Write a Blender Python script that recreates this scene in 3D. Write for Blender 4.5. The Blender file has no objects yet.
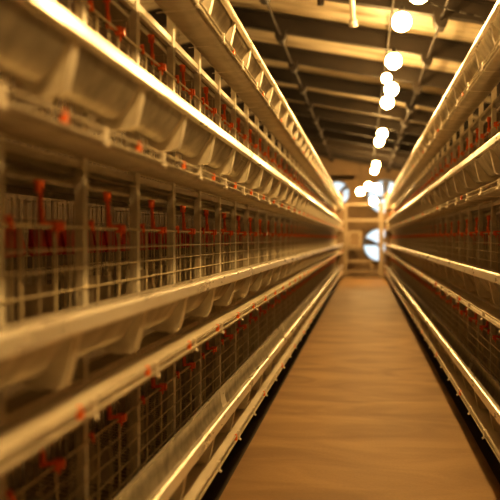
import bpy, bmesh, math, random
from mathutils import Vector
random.seed(7)
scene = bpy.context.scene
COL = scene.collection
PI = math.pi
EYE = 1.20
PITCH = 0.515          # cage module along the aisle
TIER = 0.62            # height of one tier
Y0 = 1.565             # an upright stands here
YB, YE = 0.02, 22.35   # near / far end of the long parts
LIPS = [-0.79, -0.166, 0.480, 1.095]
TRAYDZ = [.042, 0, -.02, -.01]      # trough lip heights relative to the eye
TIERNAME = ['bottom', 'second', 'third', 'top']

# ------------------------------------------------------------------ materials
def newmat(name):
    m = bpy.data.materials.new(name); m.use_nodes = True
    return m, m.node_tree.nodes, m.node_tree.links, m.node_tree.nodes['Principled BSDF']

def mat(name, c1, c2=None, rough=0.5, metal=0.0, scale=8.0, stretch=(1, 1, 1), bump=0.0, rvar=0.12, spec=0.5):
    m, N, L, b = newmat(name)
    c2 = c2 or tuple(x * 0.75 for x in c1)
    tc = N.new('ShaderNodeTexCoord'); mp = N.new('ShaderNodeMapping')
    mp.inputs['Scale'].default_value = stretch
    L.new(tc.outputs['Object'], mp.inputs['Vector'])
    no = N.new('ShaderNodeTexNoise'); no.inputs['Scale'].default_value = scale
    no.inputs['Detail'].default_value = 5
    L.new(mp.outputs[0], no.inputs['Vector'])
    cr = N.new('ShaderNodeValToRGB')
    cr.color_ramp.elements[0].position = 0.32; cr.color_ramp.elements[1].position = 0.68
    cr.color_ramp.elements[0].color = (*c2, 1); cr.color_ramp.elements[1].color = (*c1, 1)
    L.new(no.outputs[0], cr.inputs[0]); L.new(cr.outputs[0], b.inputs['Base Color'])
    mr = N.new('ShaderNodeMapRange')
    mr.inputs['To Min'].default_value = max(0.05, rough - rvar); mr.inputs['To Max'].default_value = min(1, rough + rvar)
    L.new(no.outputs[0], mr.inputs[0]); L.new(mr.outputs[0], b.inputs['Roughness'])
    b.inputs['Metallic'].default_value = metal
    b.inputs['Specular IOR Level'].default_value = spec
    if bump:
        bu = N.new('ShaderNodeBump'); bu.inputs['Strength'].default_value = bump; bu.inputs['Distance'].default_value = 0.01
        L.new(no.outputs[0], bu.inputs['Height']); L.new(bu.outputs[0], b.inputs['Normal'])
    return m

M = {}
M['galv']   = mat('galvanized_steel', (.62, .58, .48), (.40, .37, .30), .38, .55, 14, bump=.05)
M['lip']    = mat('bright_rolled_steel', (.95, .91, .82), (.84, .79, .68), .30, .5, 20, stretch=(1, .2, 1))
M['bracket']= mat('pressed_steel_bracket', (.82, .77, .64), (.62, .57, .47), .38, .3, 16)
M['post']   = mat('grey_steel_upright', (.84, .80, .68), (.62, .58, .49), .45, .15, 12)
M['wire']   = mat('cage_wire', (.80, .72, .52), (.60, .53, .38), .40, .2, 30)
M['belt']   = mat('cream_egg_belt', (.74, .68, .56), (.58, .52, .41), .45, 0, 10, stretch=(1, .3, 1), bump=.1)
M['rail']   = mat('pale_painted_rail', (.66, .61, .50), (.50, .46, .37), .38, .2, 12)
M['manure'] = mat('tan_plastic_sheet', (.42, .36, .26), (.30, .25, .18), .55, 0, 6, stretch=(1, .4, 1))
M['orange'] = mat('orange_plastic', (1.0, .23, .03), (.9, .16, .02), .35, 0, 25)
M['red']    = mat('red_plastic', (.75, .05, .025), (.55, .03, .02), .45, 0, 20)
M['white']  = mat('white_plastic', (.85, .80, .70), (.72, .66, .55), .4, 0, 20)
M['sheet']  = mat('dull_zinc_sheet', (.78, .72, .60), (.50, .46, .38), .5, .2, 7, bump=.1)
M['beam']   = mat('dark_brown_steel_beam', (.030, .021, .013), (.018, .013, .008), .6, .0, 5)
M['wall']   = mat('dusty_brown_wall', (.13, .09, .05), (.08, .055, .03), .75, 0, 3, bump=.1)
M['endwall']= mat('brown_end_wall', (.24, .17, .10), (.17, .12, .07), .75, 0, 2, bump=.1)
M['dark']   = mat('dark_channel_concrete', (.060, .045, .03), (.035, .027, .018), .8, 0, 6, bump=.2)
M['frame']  = mat('tan_painted_frame', (.38, .31, .21), (.29, .23, .15), .5, 0, 8)
M['black']  = mat('black_rubber', (.02, .018, .015), (.012, .01, .01), .6, 0, 8)
M['fan']    = mat('grey_fan_steel', (.25, .25, .25), (.16, .16, .16), .4, .3, 8)

def floor_mat():
    m, N, L, b = newmat('tan_aisle_floor')
    tc = N.new('ShaderNodeTexCoord')
    mp = N.new('ShaderNodeMapping'); mp.inputs['Scale'].default_value = (.8, 1.7, 1); mp.inputs['Rotation'].default_value = (0, 0, .35)
    L.new(tc.outputs['Object'], mp.inputs[0])
    w = N.new('ShaderNodeTexNoise'); w.inputs['Scale'].default_value = 1.7; w.inputs['Detail'].default_value = 9; w.inputs['Distortion'].default_value = .9
    L.new(mp.outputs[0], w.inputs['Vector'])
    n2 = N.new('ShaderNodeTexNoise'); n2.inputs['Scale'].default_value = 60; n2.inputs['Detail'].default_value = 3
    L.new(tc.outputs['Object'], n2.inputs['Vector'])
    cr = N.new('ShaderNodeValToRGB')
    cr.color_ramp.elements[0].position = .3; cr.color_ramp.elements[0].color = (.235, .145, .062, 1)
    cr.color_ramp.elements[1].position = .72; cr.color_ramp.elements[1].color = (.40, .262, .118, 1)
    L.new(w.outputs[0], cr.inputs[0])
    mx = N.new('ShaderNodeMixRGB'); mx.blend_type = 'MULTIPLY'; mx.inputs[0].default_value = .35
    c3 = N.new('ShaderNodeValToRGB'); c3.color_ramp.elements[0].color = (.6, .6, .6, 1); c3.color_ramp.elements[0].position = .3
    L.new(n2.outputs[0], c3.inputs[0]); L.new(cr.outputs[0], mx.inputs[1]); L.new(c3.outputs[0], mx.inputs[2])
    L.new(mx.outputs[0], b.inputs['Base Color'])
    b.inputs['Roughness'].default_value = .62; b.inputs['Specular IOR Level'].default_value = .3
    bu = N.new('ShaderNodeBump'); bu.inputs['Strength'].default_value = .12; bu.inputs['Distance'].default_value = .01
    L.new(w.outputs[0], bu.inputs['Height']); L.new(bu.outputs[0], b.inputs['Normal'])
    return m
M['floor'] = floor_mat()

def ceil_mat():
    m, N, L, b = newmat('pale_corrugated_roof_sheet')
    tc = N.new('ShaderNodeTexCoord')
    no = N.new('ShaderNodeTexNoise'); no.inputs['Scale'].default_value = 1.6; no.inputs['Detail'].default_value = 5
    mp = N.new('ShaderNodeMapping'); mp.inputs['Scale'].default_value = (.5, 1.6, 1)
    L.new(tc.outputs['Object'], mp.inputs[0]); L.new(mp.outputs[0], no.inputs['Vector'])
    cr = N.new('ShaderNodeValToRGB')
    cr.color_ramp.elements[0].position = .35; cr.color_ramp.elements[0].color = (.34, .28, .18, 1)
    cr.color_ramp.elements[1].position = .70; cr.color_ramp.elements[1].color = (.82, .74, .57, 1)
    L.new(no.outputs[0], cr.inputs[0]); L.new(cr.outputs[0], b.inputs['Base Color'])
    b.inputs['Roughness'].default_value = .38; b.inputs['Metallic'].default_value = .1
    return m
M['ceil'] = ceil_mat()

def emis(name, col, s):
    m, N, L, b = newmat(name)
    b.inputs['Base Color'].default_value = (*col, 1)
    no = N.new('ShaderNodeTexNoise'); no.inputs['Scale'].default_value = 3
    mr = N.new('ShaderNodeMapRange'); mr.inputs['To Min'].default_value = s * .97; mr.inputs['To Max'].default_value = s * 1.03
    L.new(no.outputs[0], mr.inputs[0]); L.new(mr.outputs[0], b.inputs['Emission Strength'])
    b.inputs['Emission Color'].default_value = (*col, 1)
    return m
BULB_COL = (1.0, .61, .225)
M['fillbulb'] = emis('fill_lamp_glass', BULB_COL, 45)
M['bulb'] = emis('glowing_frosted_glass', BULB_COL, 165)

# ------------------------------------------------------------------ mesh helpers
def box(bm, x0, x1, y0, y1, z0, z1):
    vs = [bm.verts.new((x, y, z)) for z in (z0, z1) for y in (y0, y1) for x in (x0, x1)]
    for f in ((0, 2, 3, 1), (4, 5, 7, 6), (0, 1, 5, 4), (2, 6, 7, 3), (0, 4, 6, 2), (1, 3, 7, 5)):
        bm.faces.new([vs[i] for i in f])

def tube(bm, p0, p1, r, n=6, r1=None, caps=True):
    p0 = Vector(p0); p1 = Vector(p1); r1 = r if r1 is None else r1
    d = (p1 - p0).normalized()
    u = d.orthogonal().normalized(); v = d.cross(u)
    a = []; b = []
    for i in range(n):
        t = 2 * PI * i / n
        o = u * math.cos(t) + v * math.sin(t)
        a.append(bm.verts.new(p0 + o * r)); b.append(bm.verts.new(p1 + o * r1))
    for i in range(n):
        j = (i + 1) % n
        bm.faces.new((a[i], a[j], b[j], b[i]))
    if caps:
        bm.faces.new(a[::-1]); bm.faces.new(b)

def sheet(bm, pts, t, y0, y1, ysteps=1):
    """open profile (x,z) thickened by t, extruded along y"""
    P = [Vector((p[0], p[1])) for p in pts]
    nrm = []
    for i in range(len(P)):
        a = P[max(i - 1, 0)]; b = P[min(i + 1, len(P) - 1)]
        d = (b - a).normalized(); nrm.append(Vector((-d.y, d.x)))
    loop = P + [P[i] + nrm[i] * t for i in range(len(P) - 1, -1, -1)]
    prism_y(bm, [(p.x, p.y) for p in loop], y0, y1, ysteps)

def prism_y(bm, loop, y0, y1, ysteps=1):
    rows = []
    for k in range(ysteps + 1):
        y = y0 + (y1 - y0) * k / ysteps
        rows.append([bm.verts.new((p[0], y, p[1])) for p in loop])
    n = len(loop)
    for k in range(ysteps):
        for i in range(n):
            j = (i + 1) % n
            bm.faces.new((rows[k][i], rows[k][j], rows[k + 1][j], rows[k + 1][i]))
    for r in (rows[0], rows[-1]):
        try: bm.faces.new(r)
        except ValueError: pass

def sphere(bm, c, r, u=16, v=10, sz=1.0):
    res = bmesh.ops.create_uvsphere(bm, u_segments=u, v_segments=v, radius=r)
    for vt in res['verts']:
        vt.co.z *= sz; vt.co += Vector(c)

def obj(name, bm, m, parent=None, smooth=False, loc=None):
    bmesh.ops.recalc_face_normals(bm, faces=bm.faces)
    me = bpy.data.meshes.new(name); bm.to_mesh(me); bm.free()
    me.materials.append(m)
    if smooth:
        for p in me.polygons: p.use_smooth = True
    o = bpy.data.objects.new(name, me); COL.objects.link(o)
    if parent: o.parent = parent
    if loc: o.location = loc
    return o

def tag(o, label, cat, group=None):
    o['label'] = label; o['category'] = cat
    if group: o['group'] = group
    return o

def thing(name, label, cat, loc=(0, 0, 0), group=None):
    o = bpy.data.objects.new(name, None); COL.objects.link(o); o.location = loc
    o.empty_display_size = .1
    return tag(o, label, cat, group)

def struct(name, bm, m, smooth=False):
    o = obj(name, bm, m, smooth=smooth); o['kind'] = 'structure'; return o

def dup(root, loc, label):
    r = root.copy(); COL.objects.link(r); r.location = loc; r['label'] = label
    for ch in root.children[:]:
        c = ch.copy(); COL.objects.link(c); c.parent = r
        for g in ch.children[:]:
            d = g.copy(); COL.objects.link(d); d.parent = c
    return r

def put(ch, parent, loc):
    c = ch.copy(); COL.objects.link(c); c.parent = parent; c.location = loc; return c

ONES = ['', 'first', 'second', 'third', 'fourth', 'fifth', 'sixth', 'seventh', 'eighth', 'ninth', 'tenth', 'eleventh', 'twelfth',
        'thirteenth', 'fourteenth', 'fifteenth', 'sixteenth', 'seventeenth', 'eighteenth', 'nineteenth']
def ordn(n):
    if n < 20: return ONES[n]
    t = {2: 'twent', 3: 'thirt', 4: 'fort'}[n // 10]
    return t + 'ieth' if n % 10 == 0 else t + 'y-' + ONES[n % 10]

# ------------------------------------------------------------------ the shell
XL, XR, YN, YF = -3.6, 3.6, -3.2, 24.0
RIDGE = -2.1
def roof_z(x):   # underside of the roof sheet
    zr = EYE + 2.62 + .2 * 1.7
    return zr - .2 * (x - RIDGE) if x > RIDGE else zr + .2 * (x - RIDGE)

WOOD = .656
bm = bmesh.new(); box(bm, -WOOD, WOOD, YN, YF, -.10, 0); struct('floor', bm, M['floor'])
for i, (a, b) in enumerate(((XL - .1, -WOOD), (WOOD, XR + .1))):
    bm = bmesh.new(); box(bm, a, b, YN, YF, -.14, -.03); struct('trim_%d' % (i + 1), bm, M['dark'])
bm = bmesh.new(); box(bm, XL - .1, XL, YN, YF, -.1, 4.3); struct('wall_left', bm, M['wall'])
bm = bmesh.new(); box(bm, XR, XR + .1, YN, YF, -.1, 4.3); struct('wall_right', bm, M['wall'])
bm = bmesh.new(); box(bm, XL - .1, XR + .1, YN - .1, YN, -.1, 4.3); struct('wall_back', bm, M['wall'])

# end wall with three round fan openings
FANS = [(.50, EYE - .22, .53), (.64, EYE + 1.30, .54), (-.84, EYE + 1.42, .38)]
bm = bmesh.new()
def quadwall(bm, x0, x1, z0, z1): box(bm, x0, x1, YF, YF + .12, z0, z1)
def holewall(bm, cx, cz, s, r, n=32):
    sq = []; ci = []
    for i in range(n):
        t = 2 * PI * i / n
        c, q = math.cos(t), math.sin(t); k = s / max(abs(c), abs(q))
        sq.append((cx + c * k, cz + q * k)); ci.append((cx + c * r, cz + q * r))
    for yy in (YF, YF + .12):
        A = [bm.verts.new((p[0], yy, p[1])) for p in sq]; B = [bm.verts.new((p[0], yy, p[1])) for p in ci]
        for i in range(n):
            j = (i + 1) % n; bm.faces.new((A[i], A[j], B[j], B[i]))
        if yy == YF: B0 = B
    for i in range(n):
        j = (i + 1) % n; bm.faces.new((B0[i], B0[j], B[j], B[i]))
S = .56
bands = [(-.1, FANS[0][1] - S, []), (FANS[0][1] - S, FANS[0][1] + S, [0]), (FANS[0][1] + S, FANS[1][1] - S - .03, []),
         (FANS[1][1] - S - .03, FANS[1][1] + S, [2, 1]), (FANS[1][1] + S, 4.3, [])]
for z0, z1, hs in bands:
    x = XL - .1
    for h in hs:
        cx, cz, r = FANS[h]
        quadwall(bm, x, cx - S, z0, z1)
        if cz - S > z0 + 1e-4: quadwall(bm, cx - S, cx + S, z0, cz - S)
        if cz + S < z1 - 1e-4: quadwall(bm, cx - S, cx + S, cz + S, z1)
        holewall(bm, cx, cz, S, r)
        x = cx + S
    quadwall(bm, x, XR + .1, z0, z1)
struct('wall_end', bm, M['endwall'])

# corrugated roof sheet (waves run along the slope)
bm = bmesh.new()
n = 1100
prof = []
for i in range(n + 1):
    y = YN - .1 + (YF + .2 - YN) * i / n
    prof.append((y, .022 * abs(math.sin(y * PI / .19)) ** 1.5))
xs = [XL - .1, RIDGE, XR + .1]
prev = None
for y, h in prof:
    row = [bm.verts.new((x, y, roof_z(x) + h)) for x in xs]
    if prev:
        for k in range(2): bm.faces.new((prev[k], prev[k + 1], row[k + 1], row[k]))
    prev = row
struct('ceiling', bm, M['ceil'], smooth=True)

# rafters across the house
BSTEP = 1.62
beam0 = 2.76
nb = 14
for i in range(nb):
    y = beam0 + i * BSTEP
    bm = bmesh.new()
    t = .215; w = .05
    for (wa, za, zb) in ((w + .01, -.0, -.03), (w - .012, -.03, -t + .012), (w, -t + .012, -t)):
        for (x0, x1) in ((XL, RIDGE), (RIDGE, XR)):
            vs = []
            for yy in (y - wa, y + wa):
                for (x, z) in ((x0, roof_z(x0) + za), (x1, roof_z(x1) + za), (x1, roof_z(x1) + zb), (x0, roof_z(x0) + zb)):
                    vs.append(bm.verts.new((x, yy, z)))
            for f in ((0, 1, 2, 3), (7, 6, 5, 4), (0, 4, 5, 1), (3, 2, 6, 7), (0, 3, 7, 4), (1, 5, 6, 2)):
                bm.faces.new([vs[k] for k in f])
    o = thing('roof_beam', 'dark brown steel roof beam crossing the house, %s from the camera' % ordn(i + 1), 'beam', (0, 0, 0), 'roof beams across the house')
    obj('rafter', bm, M['beam'], o)
    # the knee plates that clamp the two long tie bars to this beam
    for X in (-1.02, .74):
        z = roof_z(X) - t
        bm = bmesh.new()
        prism_y(bm, [(X - .075, z + .03), (X - .06, z - .07), (X - .03, z - .12), (X + .03, z - .13), (X + .06, z - .08), (X + .08, z + .02)], y - .09, y + .09, 1)
        obj('clamp', bm, M['beam'], o)
for X, lab in ((-1.02, 'long dark tie bar running under the roof beams above the left row'), (.74, 'long dark tie bar running under the roof beams above the right row')):
    bm = bmesh.new(); tube(bm, (X, YN, roof_z(X) - .25), (X, YF, roof_z(X) - .27), .015, 8)
    tag(obj('tie_bar', bm, M['beam']), lab, 'bar')

# hanging rods from the roof
for (X, Y, z1, r, mm, lab) in ((-.10, 6.75, EYE + 1.90, .026, M['rail'], 'short pale pipe hanging from the roof near the nearest lamps'),
                               (-.42, 7.3, EYE + 2.27, .022, M['beam'], 'short dark rod hanging from the roof left of the pale pipe')):
    t = thing('hanging_pipe', lab, 'pipe', (X, Y, z1))
    bm = bmesh.new(); tube(bm, (0, 0, 0), (-.03, 0, roof_z(X) - z1), r, 10); obj('pipe', bm, mm, t, True)
    bm = bmesh.new(); tube(bm, (0, 0, -.02), (0, 0, .03), r * 1.5, 10); obj('end_cap', bm, mm, t, True)

# ------------------------------------------------------------------ lamps
LH = EYE + 1.86
def fromD(D, X): return (D + X * .1495) / .9888
bulbs = []
for (px, py) in ((418, -6), (401, 23), (393, 62), (386, 79), (391, 90), (387, 103), (382, 134), (379, 142), (376, 165), (374, 171)):
    dx, dy = px - 364, 238 - py
    D = 750 * (LH - EYE) / dy
    X = dx * D / 750 * .9888
    bulbs.append((X, fromD(D, X), LH, .082 if py != 79 else .055))
near = [(.34, 4.55), (.34, 3.2), (.34, 1.9), (.34, .6), (.34, -.8), (.34, -2.2)]
bulbs = [(x, y, LH, .082) for x, y in near[::-1]] + bulbs
bulbs += [(-.10, 20.6, EYE + 1.26, .10), (.26, 21.2, EYE + 1.02, .10), (.36, 21.6, EYE + 1.42, .10), (.12, 19.9, EYE + 1.36, .09)]  # added globes standing in for the glare around the high fan
for i, (x, y, z, r) in enumerate(bulbs):
    if i < 6: lab = 'glowing round lamp hanging over the aisle above the camera, %s toward the fans' % ordn(i + 1)
    elif i < 16: lab = 'glowing warm round lamp over the aisle, %s visible one from the camera' % ordn(i - 5)
    else: lab = 'added glare globe low by the end wall fans, %s of that cluster from the left' % {16: 'first', 19: 'second', 17: 'third', 18: 'fourth'}[i]
    t = thing('hanging_lamp', lab, 'lamp', (x, y, z), 'warm round lamps in a line over the aisle')
    bm = bmesh.new(); sphere(bm, (0, 0, 0), r, 20, 12); g = obj('glass_globe', bm, M['bulb'], t, True)
    bm = bmesh.new(); tube(bm, (0, 0, r * .9), (0, 0, r + .05), r * .38, 12, r * .3); obj('socket', bm, M['black'], t, True)
    bm = bmesh.new(); tube(bm, (0, 0, r + .04), (0, 0, roof_z(x) - z), .004, 6); obj('cord', bm, M['black'], t)
for sx, nm in ((-1, 'left'), (1, 'right')):  # unseen fill lamps, added to brighten the cage interiors from behind
    for k in range(10):
        x, y, r = sx * 2.35, .2 + 2.3 * k, .075
        z = EYE + (1.6 if sx < 0 else 1.25)
        t = thing('hanging_lamp', 'unseen fill lamp over the next aisle behind the %s cage row, %s from the camera' % (nm, ordn(k + 1)), 'lamp', (x, y, z), 'added fill lamps over the aisle behind the %s cage row' % nm)
        bm = bmesh.new(); sphere(bm, (0, 0, 0), r, 16, 10); obj('glass_globe', bm, M['fillbulb'], t, True)
        bm = bmesh.new(); tube(bm, (0, 0, r * .9), (0, 0, r + .05), r * .38, 12, r * .3); obj('socket', bm, M['black'], t, True)
        bm = bmesh.new(); tube(bm, (0, 0, r + .04), (0, 0, roof_z(x) - z), .004, 6); obj('cord', bm, M['black'], t)
bm = bmesh.new(); tube(bm, (.27, YN, roof_z(.27) - .22), (.27, YF, roof_z(.27) - .22), .014, 8)
tag(obj('conduit', bm, M['beam']), 'thin dark cable conduit running above the line of lamps', 'conduit')
# slack cable on the right
bm = bmesh.new()
pts = [(.45 + .13 * k, 6.9 + .02 * k, roof_z(.45 + .13 * k) - .30 - .05 * math.sin(PI * k / 8)) for k in range(9)]
for a, b in zip(pts, pts[1:]): tube(bm, a, b, .007, 6)
tag(obj('cable', bm, M['black'], smooth=True), 'thin slack cable from the lamp line to the right row', 'cable')

# ------------------------------------------------------------------ fans
def fan(cx, cz, r, rot, lab):
    t = thing('exhaust_fan', lab, 'fan', (cx, YF - .02, cz), 'round exhaust fans in the end wall')
    n = 36
    bm = bmesh.new()
    for i in range(n):
        a0, a1 = 2 * PI * i / n, 2 * PI * (i + 1) / n
        q = []
        for yy, rr in ((-.10, r * 1.04), (-.10, r * .97), (.12, r * .93), (.12, r * .999)):
            q.append((yy, rr))
        for k in range(4):
            (ya, ra), (yb, rb) = q[k], q[(k + 1) % 4]
            bm.faces.new([bm.verts.new(p) for p in ((ra * math.cos(a0), ya, ra * math.sin(a0)), (ra * math.cos(a1), ya, ra * math.sin(a1)),
                                                    (rb * math.cos(a1), yb, rb * math.sin(a1)), (rb * math.cos(a0), yb, rb * math.sin(a0)))])
    bmesh.ops.remove_doubles(bm, verts=bm.verts, dist=1e-5)
    obj('housing', bm, M['fan'], t, True)
    bm = bmesh.new(); tube(bm, (0, -.08, 0), (0, .10, 0), r * .17, 20); obj('hub', bm, M['fan'], t)
    bm = bmesh.new()
    tube(bm, (-r * .95, .11, 0), (r * .95, .11, 0), .014, 6); obj('motor_bar', bm, M['fan'], t)
    for k in range(3):
        a = rot + 2 * PI * k / 3
        bm = bmesh.new()
        prev = None
        for s in range(7):
            q = .15 + .78 * s / 6; rr = r * q
            w = r * (.10 + .13 * math.sin(min(1, s / 5) * PI * .5)); tw = math.radians(48 - 22 * s / 6)
            row = []
            for e in (-1, 1):
                lx = e * w * math.cos(tw); ly = e * w * math.sin(tw) * .6
                row.append(bm.verts.new((rr * math.cos(a) - lx * math.sin(a), ly, rr * math.sin(a) + lx * math.cos(a))))
            if prev: bm.faces.new((prev[0], prev[1], row[1], row[0]))
            prev = row
        obj('blade', bm, M['fan'], t, True)
fan(*FANS[0], math.radians(165), 'round grey exhaust fan low in the end wall, daylight behind its blades')
fan(*FANS[1], math.radians(85), 'high round exhaust fan in the end wall beside the right row')
fan(*FANS[2], math.radians(35), 'high round exhaust fan in the end wall beside the left row')

# ------------------------------------------------------------------ frame at the end of the aisle
t = thing('steel_gantry', 'pale steel frame with cross bars standing at the end of the aisle', 'frame', (0, 22.9, 0))
def fr(name, x0, x1, z0, z1, y0=-.03, y1=.03, m=None):
    bm = bmesh.new(); box(bm, x0, x1, y0, y1, z0, z1); return obj(name, bm, m or M['frame'], t)
fr('post', -.60, -.50, 0, EYE + 1.06)
fr('post', .44, .58, 0, EYE + 1.06)
fr('cross_bar', -.50, .44, EYE + .98, EYE + 1.06)
fr('cross_bar', -.50, .44, EYE + .50, EYE + .58)
fr('cross_bar', -.50, -.02, EYE - .36, EYE - .29)
fr('cross_bar', -.50, .24, EYE - .74, EYE - .66)
fr('cross_bar', -.50, .44, EYE - 1.03, EYE - .97)
fr('leg', .20, .25, 0, EYE - .74)
t = thing('wall_hatch', 'small square pale framed hatch panel fixed to the frame at the aisle end', 'hatch', (-.27, 22.84, EYE - .03))
bm = bmesh.new()
for (a, b, c, d) in ((-.20, -.14, -.25, .25), (.12, .20, -.25, .25), (-.14, .12, .18, .25), (-.14, .12, -.25, -.19)): box(bm, a, b, -.025, .025, c, d)
obj('frame', bm, M['frame'], t)
bm = bmesh.new(); box(bm, -.14, .12, 0, .015, -.19, .18); obj('panel', bm, M['endwall'], t)
bm = bmesh.new(); tube(bm, (.16, -.06, -.02), (.16, -.06, .06), .01, 8); tube(bm, (.16, -.06, .05), (.16, -.02, .05), .008, 6); tube(bm, (.16, -.06, -.01), (.16, -.02, -.01), .008, 6)
obj('handle', bm, M['black'], t)
bm = bmesh.new(); box(bm, -WOOD, WOOD, 23.0, 23.1, 0, .14); tag(obj('threshold_step', bm, M['frame']), 'low tan step across the floor at the far end of the aisle', 'step')

for sx, nm in ((-1, 'left'), (1, 'right')):
    bm = bmesh.new()
    x0, x1 = sorted((sx * .61, sx * 1.55)); box(bm, x0, x1, 22.42, 22.45, -.03, EYE + 1.36)
    for z in (.35, 1.0, 1.62, 2.25): box(bm, x0, x1, 22.385, 22.42, z, z + .05)
    tag(obj('metal_screen', bm, M['endwall']), 'brown metal screen closing the far end of the %s cage row' % nm, 'panel')
# ------------------------------------------------------------------ the cage rows
# everything below is written with o = distance outward from the trough lip; sg = -1 left row, +1 right row
ROWS = [(-1, .62, 'left', 0.0), (1, .605, 'right', .20)]
NP = 41
for sg, d, side, ph in ROWS:
    def X(o): return sg * (d + o)
    y_first = Y0 - 2 * PITCH + ph
    posts = [y_first + k * PITCH for k in range(NP + 2) if YB + .05 < y_first + k * PITCH < YE]
    # which uprights could be seen
    ymin = .5 if sg < 0 else 2.9
    posts = [p for p in posts if p > ymin]
    nhid = len([p for p in posts if p < (1.5 if sg < 0 else 4.3)])
    def rank(k):   # k counts from the nearest built one; ranks start at the first one in the frame
        return '%s visible from the camera' % ordn(k - nhid) if k > nhid else 'outside the frame, %s before the visible ones' % ordn(nhid + 1 - k)
    # ---- uprights
    zt = EYE + LIPS[3] + .03
    bm = bmesh.new()
    w = .020
    # C section post, open to the back
    for (a, b, c, e) in ((.178, .181, -w, w), (.181, .205, -w, -w + .003), (.181, .205, w - .003, w)):
        box(bm, min(X(a), X(b)), max(X(a), X(b)), c, e, -.03, zt)
    proto = obj('upright_post', bm, M['post'], loc=(0, posts[0], 0))
    tag(proto, 'grey steel upright of the %s cage row, %s' % (side, rank(1)), 'post', 'steel uprights of the %s cage row' % side)
    for i, y in enumerate(posts[1:]):
        c = proto.copy(); COL.objects.link(c); c.location = (0, y, 0)
        c['label'] = 'grey steel upright of the %s cage row, %s' % (side, rank(i + 2))
    yb = YB if sg < 0 else 1.4
    for ti, lip in enumerate(LIPS):
        Z = EYE + lip
        tn = TIERNAME[ti]
        # ---- feed trough
        t = thing('feed_trough', 'long galvanized feed trough on the %s tier of the %s cage row' % (tn, side), 'trough', (X(0), yb, Z), 'long feed troughs of the cage rows')
        L = YE - yb
        pr = [(.014, -.018), (.032, -.060), (.058, -.100), (.078, -.126), (.098, -.138), (.116, -.138), (.130, -.124), (.140, -.090), (.146, -.030)]
        bm = bmesh.new(); sheet(bm, [(sg * a, b) for a, b in pr], .002, 0, L, 1); obj('trough_body', bm, M['galv'], t, True)
        bm = bmesh.new()
        lp = [(.004, -.044), (-.006, -.043), (-.010, -.038), (-.004, -.008), (-.001, -.002), (.006, .001), (.024, -.001), (.032, -.007), (.031, -.013), (.018, -.016), (.012, -.044)]
        prism_y(bm, [(sg * a, b) for a, b in lp], 0, L, 1); obj('rolled_lip', bm, M['lip'], t)
        bm = bmesh.new(); prism_y(bm, [(sg * a, b) for a, b in ((.143, -.034), (.149, -.034), (.150, -.022), (.144, -.020))], 0, L); obj('inner_rim', bm, M['lip'], t)
        # joint sleeves inside the trough every few metres
        for k in range(7):
            yy = .9 + 3.1 * k
            bm = bmesh.new(); sheet(bm, [(sg * (a), b + .003) for a, b in pr[1:]], .0035 , yy - .06, yy + .06); obj('joint_sleeve', bm, M['lip'], t)
        # brackets
        outer = [(.003, -.043), (.010, -.060), (.022, -.120), (.032, -.156), (.044, -.166), (.085, -.168), (.118, -.163), (.140, -.145), (.150, -.110)]
        bm = bmesh.new()
        face = outer + [(.150, -.06), (.140, -.124), (.120, -.142), (.098, -.143), (.074, -.130), (.052, -.100), (.026, -.060), (.010, -.026)]
        prism_y(bm, [(sg * a, b) for a, b in face], -.0015, .0015)
        sheet(bm, [(sg * a, b) for a, b in outer[:7]], .002, -.006, .036)
        br = obj('bracket', bm, M['bracket'], t)
        br.location = (0, posts[0] - yb, 0)
        for y in posts[1:]: put(br, t, (0, y - yb, 0))
        # ---- egg tray with belt, guard rails and clips
        t = thing('egg_tray', 'long egg collecting tray under the %s trough of the %s cage row' % (tn, side), 'egg tray', (X(0), yb, Z + TRAYDZ[ti]), 'egg trays of the cage rows')
        bm = bmesh.new(); box(bm, min(sg * .004, sg * .112), max(sg * .004, sg * .112), 0, L, -.226, -.221); obj('egg_belt', bm, M['belt'], t)
        bm = bmesh.new()
        sheet(bm, [(sg * a, b) for a, b in ((.002, -.222), (-.008, -.232), (-.004, -.243), (.02, -.247), (.09, -.249), (.116, -.244), (.122, -.226))], .002, 0, L)
        obj('tray_body', bm, M['rail'], t, True)
        for (a, b, r) in ((-.012, -.204, .0045), (-.013, -.230, .0052)):
            bm = bmesh.new(); tube(bm, (sg * a, 0, b), (sg * a, L, b), r, 8); obj('guard_rail', bm, M['rail'], t, True)
        off = (.0, .06, .14, .10)[ti]
        bm = bmesh.new()
        box(bm, min(-sg * .020, -sg * .006), max(-sg * .020, -sg * .006), -.009, .009, -.240, -.198)
        tube(bm, (-sg * .013, 0, -.236), (-sg * .026, 0, -.244), .006, 8)
        tube(bm, (-sg * .008, .004, -.245), (sg * .14, .004, -.254), .0022, 6)
        cw = obj('hook_clip', bm, M['white'], t); cw['label'] = 'white hook clip'
        bm = bmesh.new(); box(bm, min(-sg * .019, -sg * .007), max(-sg * .019, -sg * .007), -.008, .008, -.225, -.206)
        tube(bm, (-sg * .012, 0, -.203), (-sg * .012, 0, -.197), .006, 8)
        cr_ = obj('lock_clip', bm, M['orange'], t); cr_['label'] = 'orange lock clip'
        first = True
        for ci, y in enumerate(posts):
            a = y + off - yb; b = a - (.08 if ti == 1 or ti == 0 else .24)
            if b < 0: b += PITCH
            if first: cw.location = (0, a, 0); cr_.location = (0, b, 0); first = False
            else:
                put(cw, t, (0, a, 0))
                if (sg < 0 and ti in (1, 2)) or ci % (2 if sg < 0 else 3) == 0: put(cr_, t, (0, b, 0))
        # ---- manure belt above the cages of the tier below, and its front rail
        t = thing('manure_belt', 'wide tan plastic belt sheet behind the %s tray of the %s cage row' % (tn, side), 'belt', (X(.19), yb, Z - .243 + min(0, TRAYDZ[ti])), 'manure belts of the cage rows')
        bm = bmesh.new(); box(bm, min(0, sg * .88), max(0, sg * .88), 0, L, 0, .003); obj('belt', bm, M['manure'], t)
        bm = bmesh.new()
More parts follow.
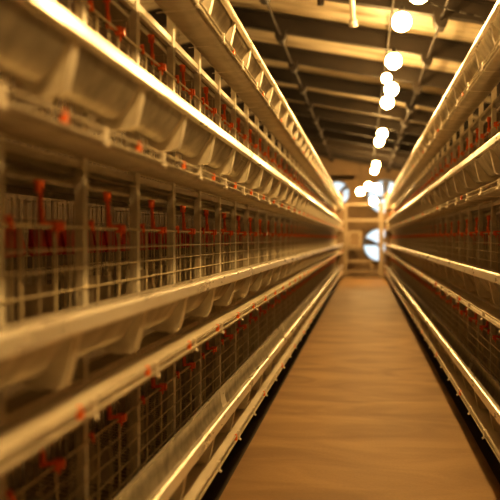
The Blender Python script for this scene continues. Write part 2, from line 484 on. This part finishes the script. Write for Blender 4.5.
        for q in (.20, .44, .66): box(bm, min(sg * q, sg * (q + .025)), max(sg * q, sg * (q + .025)), 0, L, -.024, -.001)
        obj('runner', bm, M['rail'], t)
        t = thing('support_rail', 'pale steel front rail fixed behind the %s tray of the %s cage row' % (tn, side), 'rail', (X(.184), yb, Z + min(0, TRAYDZ[ti])), 'pale steel rails of the cage rows')
        bm = bmesh.new(); box(bm, min(0, sg * .004), max(0, sg * .004), 0, L, -.262, -.238); obj('rail_strip', bm, M['rail'], t)
        bm = bmesh.new(); sheet(bm, [(sg * .004, -.262), (sg * .020, -.266), (sg * .022, -.276), (-sg * .001, -.279)], .002, 0, L); obj('rail_flange', bm, M['rail'], t)
        if ti == 3: continue
        # ---- water line
        t = thing('water_line', 'orange drop tubes on a grey water pipe in the %s tier of the %s row' % (tn, side), 'water pipe', (X(.205), yb, Z), 'water lines of the cage rows')
        bm = bmesh.new(); tube(bm, (sg * .015, 0, .322), (sg * .015, L, .322), .010, 8); obj('pipe', bm, M['post'], t, True)
        bm = bmesh.new()
        tube(bm, (0, 0, .314), (0, 0, .284), .0130, 8)
        tube(bm, (0, 0, .306), (sg * .015, 0, .316), .006, 8)
        tube(bm, (0, 0, .30), (-sg * .004, 0, .225), .0068, 8)
        tube(bm, (-sg * .004, 0, .24), (-sg * .006, 0, .198), .0090, 8)
        tube(bm, (-sg * .006, 0, .205), (-sg * .028, .036, .199), .0065, 8)
        dt = obj('drop_tube', bm, M['orange'], t, True); dt['label'] = 'orange drop tube'
        dt.location = (0, posts[0] + .262 - yb, 0)
        for y in posts[1:]:
            put(dt, t, (0, y + .262 - yb, 0))
        # ---- cages
        grp = 'wire hen cages of the %s tier in the %s row' % (tn, side)
        lab = lambda k: '%s tier wire hen cage, %s row, %s' % (tn, side, rank(k))
        t = thing('wire_cage', lab(1), 'cage', (X(.175), posts[0], Z), grp)
        W = PITCH
        bm = bmesh.new()
        hz = [.196, .134, .081, .023, -.032, -.09]
        for k, z in enumerate(hz):
            r = .0042 if k == 0 else .0026
            tube(bm, (0, 0, z), (0, W, z), r, 6, caps=False)
        for yy in (.05, .10, .205, .30, .40, .46):
            tube(bm, (sg * .004, yy, .196), (sg * .004, yy, -.14), .0048 if yy in (.10, .30) else .0021, 6 if yy in (.1, .30) else 4, caps=False)
        obj('front_grille', bm, M['wire'], t)
        bm = bmesh.new()
        for k in range(8):
            o1 = .02 + .42 * k / 7
            tube(bm, (sg * o1, 0, -.205 + .075 * k / 7), (sg * o1, W, -.205 + .075 * k / 7), .0018, 4, caps=False)
        for k in range(13):
            yy = W * (k + .5) / 13
            tube(bm, (-sg * .058, yy, -.212), (sg * .44, yy, -.128), .0015, 4, caps=False)
        obj('floor_grille', bm, M['wire'], t)
        bm = bmesh.new()
        for k in range(6):
            z = -.12 + .42 * k / 5
            tube(bm, (sg * .03, .006, z), (sg * .44, .006, z), .0018, 4, caps=False)
        for k in range(8):
            o1 = .05 + .39 * k / 7
            tube(bm, (sg * o1, .006, -.15), (sg * o1, .006, .305), .0018, 4, caps=False)
        box(bm, min(sg * .10, sg * .22), max(sg * .10, sg * .22), .004, .006, -.10, .03)
        obj('partition', bm, M['sheet'], t)
        bm = bmesh.new()
        for z in (.30, .24, .19, .10, .05): tube(bm, (sg * .44, 0, z), (sg * .44, W, z), .002, 4, caps=False)
        for k in range(9): tube(bm, (sg * .442, W * (k + .5) / 9, -.14), (sg * .442, W * (k + .5) / 9, .31), .002, 4, caps=False)
        obj('back_grille', bm, M['wire'], t)
        bm = bmesh.new()
        for (a, b, c, e) in ((.03, .20, -.13, .035), (.25, .33, -.13, -.02), (.36, .50, -.13, .05)):
            box(bm, min(sg * .446, sg * .449), max(sg * .446, sg * .449), a, b, c, e)
        obj('back_plate', bm, M['sheet'], t)
        bm = bmesh.new()
        for (a, b) in ((.035, .15), (.175, .30), (.33, .48)):
            prism_y(bm, [(sg * .435, .20), (sg * .428, .195), (sg * .41, .11), (sg * .425, .098), (sg * .44, .11)], a, b)
        q = obj('drip_cup', bm, M['red'], t); q['label'] = 'dark red drip cup strip'
        bm = bmesh.new()
        tube(bm, (-sg * .018, .30, .196), (sg * .010, .30, .196), .0145, 8)
        box(bm, min(-sg * .012, sg * .008), max(-sg * .012, sg * .008), .275, .315, .184, .208)
        tube(bm, (0, .305, .192), (0, .305, .166), .008, 8, .004)
        q = obj('nipple_clip', bm, M['orange'], t); q['label'] = 'orange plastic clip'
        bm = bmesh.new()
        tube(bm, (-sg * .004, .022, .214), (-sg * .004, .040, .186), .0085, 8, .005)
        q = obj('latch', bm, M['orange'], t); q['label'] = 'orange latch'
        roots = [p for p in posts if p + W < YE + .1]
        for k, y in enumerate(roots[1:]):
            dup(t, (X(.175), y, Z), lab(k + 2))

# ------------------------------------------------------------------ world + camera
w = bpy.data.worlds.new('World'); scene.world = w; w.use_nodes = True
bg = w.node_tree.nodes['Background']; bg.inputs[0].default_value = (.74, .90, 1.0, 1); bg.inputs[1].default_value = 1.0

cam = bpy.data.cameras.new('camera'); co = bpy.data.objects.new('camera', cam); COL.objects.link(co)
cam.sensor_width = 36; cam.lens = 54
cam.clip_start = .02; cam.clip_end = 200
co.location = (0, 0, EYE)
co.rotation_euler = (math.radians(90) - math.atan(12 / 750), 0, math.atan(114 / 750))
cam.dof.use_dof = True; cam.dof.focus_distance = 3.9; cam.dof.aperture_fstop = 1.9
scene.camera = co
scene.view_settings.view_transform = 'Standard'
scene.view_settings.look = 'Medium High Contrast'
scene.view_settings.exposure = 0.22
